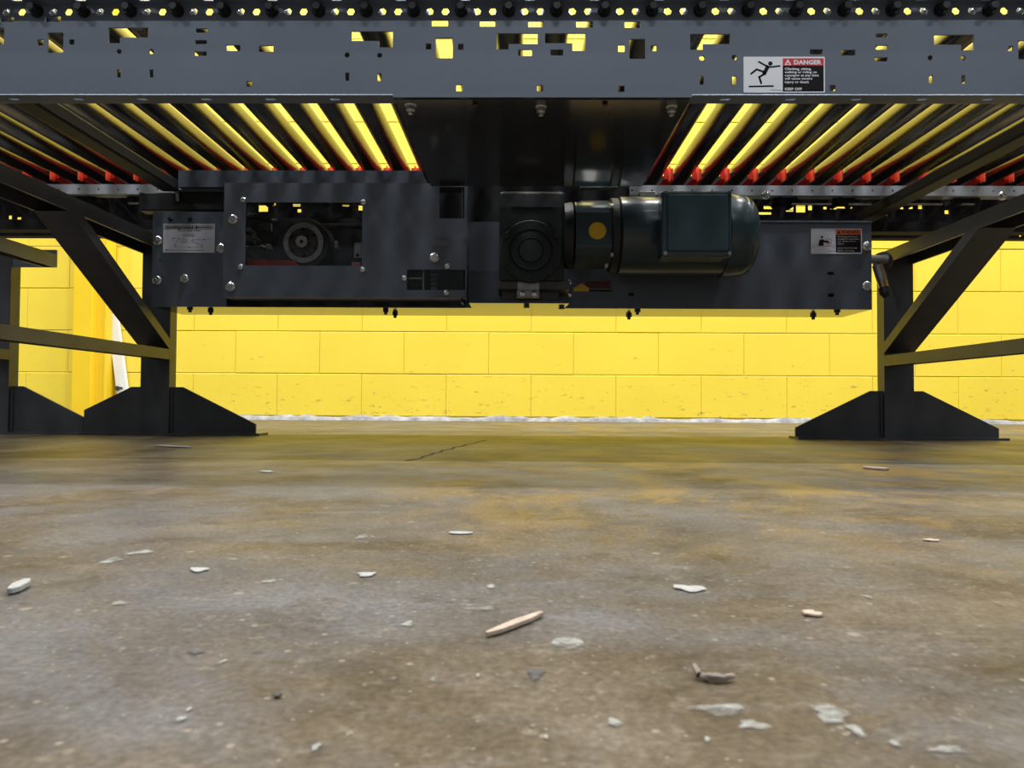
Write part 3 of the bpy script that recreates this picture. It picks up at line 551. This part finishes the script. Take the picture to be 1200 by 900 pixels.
# ================================================================== SUPPORT STANDS
WX, TD, PD = 0.076, 0.036, 1.885             # post width, post depth, distance of the far posts
def uchan(bm, x0, x1, y0, y1, z0, z1, t):
    return prism(bm, [(x0, y0, z0), (x0, y0, z1), (x1, y0, z1), (x1, y0, z0), (x1-t, y0, z0), (x1-t, y0, z1-t), (x0+t, y0, z1-t), (x0+t, y0, z0)], (0, y1-y0, 0))
def stand(xc, inner, ztop, zlow, label, braces=True, cutl=None, cutr=None):
    """xc: middle of the posts; inner: +1 when the middle of the picture lies towards +x"""
    s = thing('support_stand', (xc, 1.4, 0), label, 'stand', 'steel support stands')
    h, hw, e = 0.126, 0.262, 0.030
    for dpost, sgn in ((PD, 1), (0.80, -1)):
        # post: channel, web towards the viewer
        bm = B(); box(bm, xc-WX/2, xc+WX/2, dpost, dpost+0.006, 0.006, ztop); box(bm, xc-WX/2, xc-WX/2+0.006, dpost+0.006, dpost+TD, 0.006, ztop); box(bm, xc+WX/2-0.006, xc+WX/2, dpost+0.006, dpost+TD, 0.006, ztop)
        bmesh.ops.remove_doubles(bm, verts=bm.verts, dist=1e-5); mk('post', bm, 'stand', s)
        # foot: gusset plates on a base plate
        yb = dpost+0.012; lim = {-1: xc-hw, 1: xc+hw}
        if cutl: lim[-1] = cutl
        if cutr: lim[1] = cutr
        for sd in (-1, 1):
            xo = lim[sd]; x2 = xc+sd*(WX/2+0.030); xfull = xc+sd*hw
            eo = e + (h-e)*max(0.0, min(1.0, abs(xo-xfull)/abs(x2-xfull)))
            bm = B(); prism(bm, [(xc+sd*WX/2, yb, 0.006), (xo, yb, 0.006), (xo, yb, eo), (x2, yb, h), (xc+sd*WX/2, yb, h)], (0, 0.006, 0)); mk('gusset_plate', bm, 'stand', s)
            bm = B(); cyl(bm, (xc+sd*(WX/2+0.002), yb-0.001, 0.008), (xc+sd*(WX/2+0.002), yb-0.001, h-0.004), 0.005, 8); mk('weld', bm, 'stand', s)
        bm = B(); box(bm, lim[-1], lim[1]+(0 if cutr else 0.016), dpost-0.006, dpost+0.06, 0.0, 0.006); mk('base_plate', bm, 'stand', s)
        if braces:
            yp = dpost if sgn > 0 else dpost+TD; zb2 = ztop-0.032; sl = 0.59
            bm = B(); prism(bm, [(xc-WX/2, yp, 0.224), (xc-WX/2, yp, 0.252), (xc-WX/2, yp-sgn*(zb2-0.252)/sl, zb2), (xc-WX/2, yp-sgn*(zb2-0.224)/sl, zb2)], (WX, 0, 0)); mk('knee_brace', bm, 'stand', s)
    if braces:
        bm = B(); uchan(bm, xc-WX/2, xc+WX/2, 0.78, PD+TD+0.004, ztop-0.032, ztop, 0.005); mk('upper_beam', bm, 'stand', s)
    else:
        xe = at(65, 300, PD).x
        bm = B(); uchan(bm, xe-0.035, xe, 0.78, PD+0.002, ztop-0.046, ztop-0.012, 0.005); mk('upper_beam', bm, 'stand', s)
        bm = B(); box(bm, xc-WX/2, xe, PD+0.002, PD+0.008, ztop-0.046, ztop); mk('cross_plate', bm, 'paint', s)
        bm = B(); box(bm, xc-WX/2, xe, 0.795, 0.8, ztop-0.046, ztop); mk('cross_plate', bm, 'paint', s)
    xo = xc + inner*(WX/2-0.018)
    bm = B(); uchan(bm, xo-0.018, xo+0.018, 0.84, PD-0.0005, zlow-0.027, zlow, 0.004); mk('lower_bar', bm, 'stand', s)
    return s
xcut = at(95, 480, PD).x
stand(at(1053.5, 420, PD).x, -1, 0.487, 0.217, 'slate steel stand with knee brace at the right end of the drive housing')
stand(at(182, 420, PD).x, 1, 0.508, 0.225, 'slate steel stand with knee brace at the left end of the drive housing', cutl=xcut+0.0006)
stand(at(-6, 420, PD).x, 1, 0.486, 0.222, 'slate steel stand at the left edge of the picture, cut off by the frame', braces=False, cutr=xcut-0.0006)

# ================================================================== FITTING AT THE RIGHT END OF THE HOUSING
c0 = at(1036, 305, 1.8105)
ft = thing('hose_fitting', c0, 'black and brass hose fitting hanging at the right end of the drive housing', 'fitting')
bm = B(); lathe(bm, c0+Vector((0, 0.0241, 0)), (0.15, -1, 0), [(0, 0.0193), (0.0072, 0.0229), (0.0217, 0.0229), (0.0266, 0.0169), (0.029, 0.0097)], 24); mk('swivel_ring', bm, 'rubber', ft, smooth=True)
bm = B(); a = at(1021, 304, 1.7984); cyl(bm, (xr+0.0002, 1.7984, a.z), (c0.x, 1.7984, c0.z), 0.0109, 14); mk('elbow', bm, 'steel', ft, smooth=True)
a, b = at(1027, 311, 1.7924), at(1033, 330, 1.7864); ax = (b-a).normalized()
bm = B(); cyl(bm, a, b, 0.0103, 18); mk('barrel', bm, 'steel', ft, smooth=True)
bm = B(); e = b+ax*0.0145; cyl(bm, b, e, 0.0094, 18); mk('brass_collar', bm, 'brass', ft, smooth=True)
bm = B(); lathe(bm, e, ax, [(0, 0.0103), (0.0024, 0.0127), (0.0169, 0.0127), (0.0205, 0.0097), (0.0253, 0.0084)], 18); mk('cap', bm, 'rubber', ft, smooth=True)
bm = B(); a2 = at(1033, 309, 1.8045); b2 = at(1041, 343, 1.8045); cyl(bm, a2, b2, 0.0042, 10); mk('brass_tube', bm, 'brass', ft, smooth=True)
bm = B(); cyl(bm, (xr+0.0060, 1.8105, c0.z+0.0241), (xr+0.0121, 1.8045, c0.z+0.0097), 0.0072, 10); mk('hose_stub', bm, 'rubber', ft)

# ================================================================== SIGNS
def SP(px, py, d): q = at(px, py, d); return (q.x, q.z)
def line(bm, pts, w, y, th=0.0002):
    for (xa, za), (xb, zb_) in zip(pts, pts[1:]):
        dx, dz = xb-xa, zb_-za; l = math.hypot(dx, dz) or 1; nx, nz = -dz/l*w/2, dx/l*w/2; ex, ez = dx/l*w*0.35, dz/l*w*0.35
        flat(bm, [(xa-ex+nx, za-ez+nz), (xb+ex+nx, zb_+ez+nz), (xb+ex-nx, zb_+ez-nz), (xa-ex-nx, za-ez-nz)], y, th)
# danger sign on the rail: sign pixels are the ten-times crop with its origin at (860, 55)
DS = DW-0.003
D = lambda x, y: SP(860+x/10, 55+(118+(y-118)*0.89)/10, DS)
o0, o1 = D(112, 118), D(1065, 590)
dg = thing('danger_sign', ((o0[0]+o1[0])/2, DS, o1[1]), 'white, red and black danger sign with falling figure on the conveyor rail', 'sign')
bm = B(); flat(bm, rrect(o0[0], o1[0], o1[1], o0[1], 0.0015), DS-0.0001, 0.0008); mk('backing', bm, 'white', dg)
YS = DS-0.0009
a, b = D(570, 235), D(1050, 575); bm = B(); flat(bm, rect(a[0], b[0], b[1], a[1]), YS); mk('black_field', bm, 'ink', dg)
a, b = D(570, 140), D(1050, 236); bm = B(); flat(bm, rect(a[0], b[0], b[1], a[1]), YS); mk('red_field', bm, 'signred', dg)
bm = B()
line(bm, [D(290, 185), D(385, 245)], 0.0028, YS); line(bm, [D(415, 255), D(535, 240)], 0.0026, YS); line(bm, [D(395, 250), D(355, 335)], 0.0060, YS); line(bm, [D(350, 318), D(265, 285), D(200, 342)], 0.0030, YS)
line(bm, [D(365, 340), D(295, 385), D(318, 468)], 0.0032, YS); line(bm, [D(178, 511), D(458, 504)], 0.0026, YS)
hc = D(425, 208); flat(bm, ngon(hc[0], hc[1], 0.0035, 18), YS); mk('falling_figure', bm, 'ink', dg)
bm = B(); YT = YS-0.0004
w = lambda x0, x1: D(x1, 300)[0]-D(x0, 300)[0]
hh = lambda y0, y1: D(500, y0)[1]-D(500, y1)[1]
text(bm, 'DANGER', *D(697, 218), YT, hh(165, 218), bold=0.0004, width=w(697, 1022))
for s, x1, y in (('Climbing, sitting,', 905, 293), ('walking or riding on', 970, 335), ('conveyor at any time', 990, 378), ('will cause severe', 918, 420), ('injury or death', 872, 466)): text(bm, s, *D(592, y), YT, hh(0, 30), bold=0.00012, width=w(592, x1))
text(bm, 'KEEP OFF', *D(592, 560), YT, hh(0, 32), bold=0.00016, width=w(592, 792)); line(bm, [D(825, 556), D(1040, 556)], 0.0006, YS)
t0, t1, t2 = D(590, 228), D(630, 150), D(670, 228); flat(bm, [t0, t2, t1], YS, 0.0003); mk('lettering', bm, 'white', dg)
bm = B(); flat(bm, [D(612, 218), D(648, 218), D(630, 178)], YS-0.0003, 0.0002); mk('alert_triangle', bm, 'signred', dg)
bm = B(); t = D(630, 198); line(bm, [D(630, 188), D(630, 205)], 0.0007, YS-0.0005); mk('alert_mark', bm, 'white', dg)
bm = B(); line(bm, [D(425, 554), D(550, 556)], 0.0005, YS); mk('small_print', bm, 'ink', dg)
# warning sign on the housing: nine-times crop, origin (940, 255)
Wp = lambda x, y: SP(940+x/9, 255+y/9, DP)
o0, o1 = Wp(92, 116), Wp(630, 384)
wg = thing('warning_sign', ((o0[0]+o1[0])/2, DP, o1[1]), 'small silver and black warning sign with orange header near the right end of the housing', 'sign')
YW = DP-0.0009
bm = B(); flat(bm, rrect(o0[0], o1[0], o1[1], o0[1], 0.002), DP-0.0001, 0.0008); mk('backing', bm, 'plate', wg)
a, b = Wp(352, 180), Wp(618, 368); bm = B(); flat(bm, rect(a[0], b[0], b[1], a[1]), YW); mk('black_field', bm, 'ink', wg)
a, b = Wp(352, 126), Wp(618, 181); bm = B(); flat(bm, rect(a[0], b[0], b[1], a[1]), YW); mk('orange_field', bm, 'signorange', wg)
bm = B(); hc = Wp(208, 205); flat(bm, ngon(hc[0], hc[1], 0.0028, 16), YW)
flat(bm, [Wp(168, 298), Wp(225, 298), Wp(225, 262), Wp(285, 272), Wp(285, 248), Wp(230, 240), Wp(210, 226), Wp(180, 240)][::-1], YW)
for xs in ((120, 135, 112, 135, 120), ): line(bm, [Wp(130, 280), Wp(112, 300), Wp(130, 320)], 0.0007, YW); line(bm, [Wp(325, 280), Wp(342, 300), Wp(325, 320)], 0.0007, YW)
line(bm, [Wp(135, 300), Wp(325, 303)], 0.0005, YW); line(bm, [Wp(268, 354), Wp(345, 354)], 0.0007, YW); mk('worker_pictogram', bm, 'ink', wg)
bm = B(); hc = Wp(274, 252); pts = ngon(hc[0], hc[1], 0.0075, 24); line(bm, pts+[pts[0]], 0.0008, YW-0.0003); line(bm, [Wp(245, 225), Wp(303, 280)], 0.0008, YW-0.0003); mk('prohibition_ring', bm, 'signred', wg)
bm = B(); ww = lambda x0, x1: Wp(x1, 250)[0]-Wp(x0, 250)[0]; wh = lambda h: Wp(300, 0)[1]-Wp(300, h)[1]
for s, x1, y in (('Servicing moving or', 590, 208), ('energized equipment', 600, 233), ('can cause severe', 565, 257), ('injury.', 440, 282), ('LOCK OUT POWER', 578, 330), ('before servicing.', 550, 355)): text(bm, s, *Wp(372, y), YW-0.0003, wh(15), width=ww(372, x1))
mk('lettering', bm, mat('dull_white_print', (0.5, 0.5, 0.5), 0.5), wg)
bm = B(); text(bm, 'WARNING', *Wp(408, 168), YW-0.0003, wh(32), bold=0.0002, width=ww(408, 608)); flat(bm, [Wp(366, 170), Wp(400, 170), Wp(383, 134)], YW, 0.0003); mk('header_print', bm, 'ink', wg)
# belt path plate: sixteen-times crop, origin (185, 255)
Bp = lambda x, y: SP(185+x/16, 255+y/16, DP)
o0, o1 = Bp(108, 118), Bp(1062, 660)
bg = thing('belt_path_plate', ((o0[0]+o1[0])/2, DP, o1[1]), 'silver drive belt path plate with line diagram at the left end of the housing', 'sign')
YB = DP-0.0009
bm = B(); flat(bm, rect(o0[0], o1[0], o1[1], o0[1]), DP-0.0001, 0.0008); mk('backing', bm, 'plate', bg)
a, b = Bp(120, 132), Bp(1050, 232); bm = B(); flat(bm, rect(a[0], b[0], b[1], a[1]), YB, 0.0001); mk('header_field', bm, mat('grey_header_print', (0.26, 0.26, 0.27), 0.5), bg)
bm = B(); bw = lambda x0, x1: Bp(x1, 300)[0]-Bp(x0, 300)[0]; bh = lambda h: Bp(300, 0)[1]-Bp(300, h)[1]
text(bm, 'Intelligrated', *Bp(150, 205), YB-0.0002, bh(50), bold=0.0002, width=bw(150, 655))
line(bm, [Bp(700, 185), Bp(1005, 185)], 0.0016, YB); line(bm, [Bp(730, 165), Bp(730, 210)], 0.003, YB)
text(bm, 'Drive Belt Path', *Bp(375, 262), YB-0.0002, bh(34), bold=0.00008, width=bw(375, 800))
line(bm, [Bp(470, 310), Bp(690, 310)], 0.0009, YB); line(bm, [Bp(470, 345), Bp(670, 345)], 0.0012, YB); flat(bm, [Bp(665, 330), Bp(665, 360), Bp(695, 345)][::-1], YB)
c = Bp(510, 442); L_ = 0.0006
pts = ngon(c[0], c[1], 0.0050, 28); line(bm, pts+[pts[0]], 0.0009, YB); flat(bm, ngon(c[0], c[1], 0.0012, 10), YB)
line(bm, [Bp(280, 392), Bp(500, 390)], L_, YB); flat(bm, [Bp(270, 392), Bp(305, 380), Bp(305, 404)], YB)
line(bm, [Bp(470, 480), Bp(395, 410), Bp(345, 470), Bp(320, 530)], L_, YB); line(bm, [Bp(330, 555), Bp(840, 560)], L_, YB); flat(bm, [Bp(600, 545), Bp(600, 573), Bp(565, 559)], YB)
line(bm, [Bp(850, 525), Bp(640, 460)], L_, YB); line(bm, [Bp(640, 415), Bp(1010, 412)], L_, YB); flat(bm, [Bp(885, 400), Bp(885, 426), Bp(850, 413)], YB)
for q, r in (((325, 535), 0.0022), ((835, 540), 0.0020), ((650, 438), 0.0022)):
    c = Bp(*q); pts = ngon(c[0], c[1], r, 16); line(bm, pts+[pts[0]], 0.0005, YB)
line(bm, [Bp(135, 610), Bp(250, 610)], 0.0014, YB); line(bm, [Bp(265, 610), Bp(330, 610)], 0.0012, YB); line(bm, [Bp(350, 612), Bp(870, 614)], 0.0010, YB)
mk('print', bm, 'ink', bg)
# yellow arrow sticker and dark red strip on the housing beside the gearbox
st = thing('arrow_sticker', (at(695, 340, DP).x, DP, at(695, 342, DP).z), 'yellow arrow and dark red sticker on the housing below the motor', 'sticker')
S5 = lambda x, y: SP(560+x/5.4545, 210+y/5.4545, DP)
bm = B(); flat(bm, [S5(613, 718), S5(710, 718), S5(710, 695), S5(660, 665), S5(613, 695)], DP-0.0001, 0.0006); mk('yellow_arrow', bm, 'yellowcap', st)
bm = B(); a, b = S5(690, 652), S5(848, 698); flat(bm, rect(a[0], b[0], b[1], a[1]), DP-0.0001, 0.0004); mk('red_strip', bm, mat('dark_red_print', (0.085, 0.012, 0.014), 0.4), st)
bm = B(); a, b = S5(710, 708), S5(855, 718); flat(bm, rect(a[0], b[0], b[1], a[1]), DP-0.0001, 0.0004); mk('black_strip', bm, 'ink', st)

# ================================================================== FLOOR: spots, crack, litter
def blob(cx, cy, rx, ry, n=18, j=0.25, rot=0.0):
    out = []; ph = [random.uniform(0, 6.28) for _ in range(4)]
    for i in range(n):
        t = 2*math.pi*i/n; k = 1 + j*(0.5*math.sin(2*t+ph[0]) + 0.4*math.sin(3*t+ph[1]) + 0.3*math.sin(5*t+ph[2])) + random.uniform(-j, j)*0.15
        x, y = rx*k*math.cos(t), ry*k*math.sin(t)
        out.append((cx+x*math.cos(rot)-y*math.sin(rot), cy+x*math.sin(rot)+y*math.cos(rot)))
    return out
def fl(px, py): q = at_z(px, py, 0); return q.x, q.y
def soft_paint(name, col, hard=0.35, nsc=90.0):
    """worn paint film: opaque in the middle, flaking away through a fine noise towards its rim (vertex attribute 'film')"""
    m = bpy.data.materials.new(name); m.use_nodes = True; nt = m.node_tree; N, L = nt.nodes.new, nt.links.new
    b = nt.nodes['Principled BSDF']; b.inputs['Base Color'].default_value = (*col, 1); b.inputs['Roughness'].default_value = 0.5
    at_ = N('ShaderNodeAttribute'); at_.attribute_name = 'film'; geo = N('ShaderNodeNewGeometry')
    n = N('ShaderNodeTexNoise'); n.inputs['Scale'].default_value = nsc; n.inputs['Detail'].default_value = 6; n.inputs['Roughness'].default_value = 0.65; L(geo.outputs['Position'], n.inputs['Vector'])
    a = N('ShaderNodeMath'); a.operation = 'MULTIPLY_ADD'; a.inputs[1].default_value = 2.6; a.inputs[2].default_value = -1.75; L(n.outputs[0], a.inputs[0])
    d = N('ShaderNodeMath'); d.operation = 'ADD'; L(a.outputs[0], d.inputs[0]); L(at_.outputs['Fac'], d.inputs[1])
    r = N('ShaderNodeMapRange'); r.inputs[1].default_value = 0.0; r.inputs[2].default_value = hard; r.inputs[4].default_value = 0.92; L(d.outputs[0], r.inputs[0])
    t = N('ShaderNodeBsdfTransparent'); x = N('ShaderNodeMixShader'); L(r.outputs[0], x.inputs[0]); L(t.outputs[0], x.inputs[1]); L(b.outputs[0], x.inputs[2])
    L(x.outputs[0], nt.nodes['Material Output'].inputs[0]); return m
M['film'] = soft_paint('worn_white_paint', (0.23, 0.235, 0.225), 0.7); M['stain'] = soft_paint('dark_grey_stain', (0.045, 0.046, 0.052), 0.5)
def spot(px, py, wpx, hpx, m='film', j=0.3, core=0.55):
    x, y = fl(px, py); xa = fl(px-wpx/2, py)[0]; ry = abs(fl(px, py-hpx/2)[1]-fl(px, py+hpx/2)[1])/2
    n = 22; o = blob(0, 0, (x-xa)*1.15, ry*1.15, n, j); bm = B()
    c = bm.verts.new((x, y, 0.0006)); r1 = [bm.verts.new((x+u*core, y+v*core, 0.0006)) for u, v in o]; r2 = [bm.verts.new((x+u, y+v, 0.0003)) for u, v in o]
    for i in range(n): bm.faces.new((c, r1[i], r1[(i+1) % n])); bm.faces.new((r1[i], r2[i], r2[(i+1) % n], r1[(i+1) % n]))
    bm.verts.index_update(); w = [1.0 if (v is c) else (0.85 if v in set(r1) else 0.0) for v in bm.verts]
    ob = mk('paint_spot', bm, m, floor); at_ = ob.data.attributes.new('film', 'FLOAT', 'POINT'); at_.data.foreach_set('value', w); return ob
spot(665, 755, 36, 14, j=0.05, core=0.9)
for a in ((845, 833, 62, 20), (882, 850, 36, 14), (975, 838, 56, 24), (1003, 857, 22, 16), (720, 848, 18, 12), (165, 648, 34, 6), (131, 657, 26, 8), (424, 630, 18, 7), (139, 708, 20, 6), (315, 682, 20, 6), (563, 714, 36, 7), (478, 732, 18, 8), (575, 688, 14, 6), (370, 877, 12, 10), (212, 844, 12, 10), (262, 776, 8, 6), (461, 797, 9, 8), (508, 797, 8, 8), (410, 861, 10, 9), (1048, 872, 14, 10), (222, 832, 8, 6), (1110, 880, 50, 10), (829, 868, 9, 7), (1016, 700, 12, 5), (640, 865, 7, 6), (560, 793, 7, 6)): spot(*a, j=0.35)
for a in ((628, 790, 30, 12), (228, 765, 26, 8)): spot(*a, m='stain', j=0.35)
# crack
pts = [(476, 540), (486, 538.6), (493, 537), (497, 534.5), (505, 533.2), (508, 531.2), (516, 530.2), (519, 527.4), (529, 526.4), (533, 524), (541, 523.2), (547, 521), (556, 520), (561, 517.5), (570, 516)]
bm = B()
for (xa, ya), (xb, yb_) in zip(pts, pts[1:]):
    p0, p1 = Vector((*fl(xa, ya), 0.0004)), Vector((*fl(xb, yb_), 0.0004)); n = Vector((p1.y-p0.y, p0.x-p1.x, 0)).normalized()*random.uniform(0.0008, 0.0030)
    prism(bm, [p0-n, p1-n, p1+n, p0+n], (0, 0, 0.0003))
bm.normal_update(); mk('crack', bm, 'dark', floor, label='fine dark crack in the concrete')
def scrap(name, px, py, lx, ly, th, rot, m, label, cat, lift=0.0, curl=0.0004, j=0.38, n=14):
    """thin irregular scrap lying on the floor; lx, ly half lengths in metres"""
    x, y = fl(px, py); bm = B(); o = blob(0, 0, lx, ly, n, j)
    cr, sr = math.cos(rot), math.sin(rot)
    def P(u, v, w): return (x+u*cr-v*sr, y+u*sr+v*cr, 0.0006+w+curl*(u/lx)**2)
    vb = [bm.verts.new(P(u, v, 0)) for u, v in o]; vt = [bm.verts.new(P(u*0.94, v*0.94, th*0.28)) for u, v in o]
    bm.faces.new(vb[::-1]); bm.faces.new(vt)
    for i in range(n): bm.faces.new((vb[i], vb[(i+1) % n], vt[(i+1) % n], vt[i]))
    bmesh.ops.triangulate(bm, faces=[f for f in bm.faces if len(f.verts) > 4])
    return tag(mk(name, bm, m), label, cat)
def box_scrap(name, px0, py0, px1, py1, wd, th, m, label, cat):
    a, b = Vector((*fl(px0, py0), 0)), Vector((*fl(px1, py1), 0)); d = (b-a); n = Vector((-d.y, d.x, 0)).normalized()*wd/2
    bm = B(); q = [a-n*0.35, a+d*0.2-n, a+d*0.7-n*1.1, b-n*0.5, b+n*0.6, a+d*0.55+n*1.1, a+d*0.25+n*0.8, a+n*0.4]
    prism(bm, [p+Vector((0, 0, 0.0006)) for p in q], (0, 0, th)); return tag(mk(name, bm, m, bevel=th*0.2), label, cat)
box_scrap('plastic_sliver', 11, 698, 32, 686, 0.006, 0.003, 'chip', 'white plastic sliver on the floor at the far left', 'scrap')
box_scrap('wood_splinter', 570, 748, 635, 723, 0.0042, 0.002, 'wood', 'long pale wood splinter lying on the floor near the middle', 'splinter')
box_scrap('wood_splinter', 1012, 549, 1040, 551.5, 0.016, 0.003, 'wood', 'pale wood splinter in the shadow in front of the right stand', 'splinter')
box_scrap('paper_sliver', 184, 523, 223, 525, 0.02, 0.002, 'chip', 'thin white paper sliver in front of the left stand', 'scrap')
scrap('paint_chip', 808, 691, 0.0072, 0.0060, 0.0012, 0.1, 'chip', 'large white paint chip right of the middle of the floor', 'chip')
scrap('paper_scrap', 540, 625.5, 0.0085, 0.0045, 0.0015, 0.0, 'chip', 'small white paper rectangle beyond the long splinter', 'scrap', j=0.05)
scrap('paint_chip', 233, 669, 0.0052, 0.0045, 0.0015, 0.3, 'chip', 'small white chip on the floor below the left stand', 'chip')
scrap('paper_scrap', 429, 674.5, 0.0052, 0.0040, 0.0012, 0.2, 'chip', 'small white scrap left of the middle of the floor', 'scrap')
scrap('paint_chip', 312.5, 553, 0.0075, 0.010, 0.002, 0.2, 'chip', 'tiny white chip at the shadow edge near the left foot', 'chip')
scrap('bark_chip', 951, 721, 0.0044, 0.0036, 0.0026, 0.2, 'wood', 'pinkish wood chip on the floor below the right stand', 'chip')
scrap('wood_chip', 1091, 634, 0.0056, 0.0035, 0.0014, 0.3, 'wood', 'small tan chip on the floor right of the leg reflection', 'chip')
# twisted brown fibre bit
a = [Vector((*fl(px, py), z)) for px, py, z in ((813, 791, 0.0035), (819, 797, 0.0016), (832, 800, 0.0017), (846, 801, 0.0016), (860, 798, 0.0018))]
bm = B(); rings = []; path = []
for k in range(17):
    t = k/16*(len(a)-1); i0 = min(int(t), len(a)-2); path.append(a[i0].lerp(a[i0+1], t-i0))
for k in range(17):
    d = (path[min(k+1, 16)]-path[max(k-1, 0)]).normalized(); u = d.orthogonal().normalized(); w_ = d.cross(u); r = 0.0013*math.sin(math.pi*(k+1.2)/18.4)**0.4
    rings.append([bm.verts.new(path[k] + (u*math.cos(q*0.785) + w_*math.sin(q*0.785))*r*random.uniform(0.75, 1.3)) for q in range(8)])
for r0, r1 in zip(rings, rings[1:]):
    for q in range(8): bm.faces.new((r0[q], r0[(q+1) % 8], r1[(q+1) % 8], r1[q]))
bm.faces.new(rings[0][::-1]); bm.faces.new(rings[-1])
tag(mk('fibre_scrap', bm, 'brown', smooth=True), 'curled brown fibre scrap in the right foreground', 'scrap')
scrap('dark_pebble', 325, 818, 0.0014, 0.0012, 0.0016, 0.4, 'dark', 'small dark pebble in the left foreground', 'pebble', j=0.2)
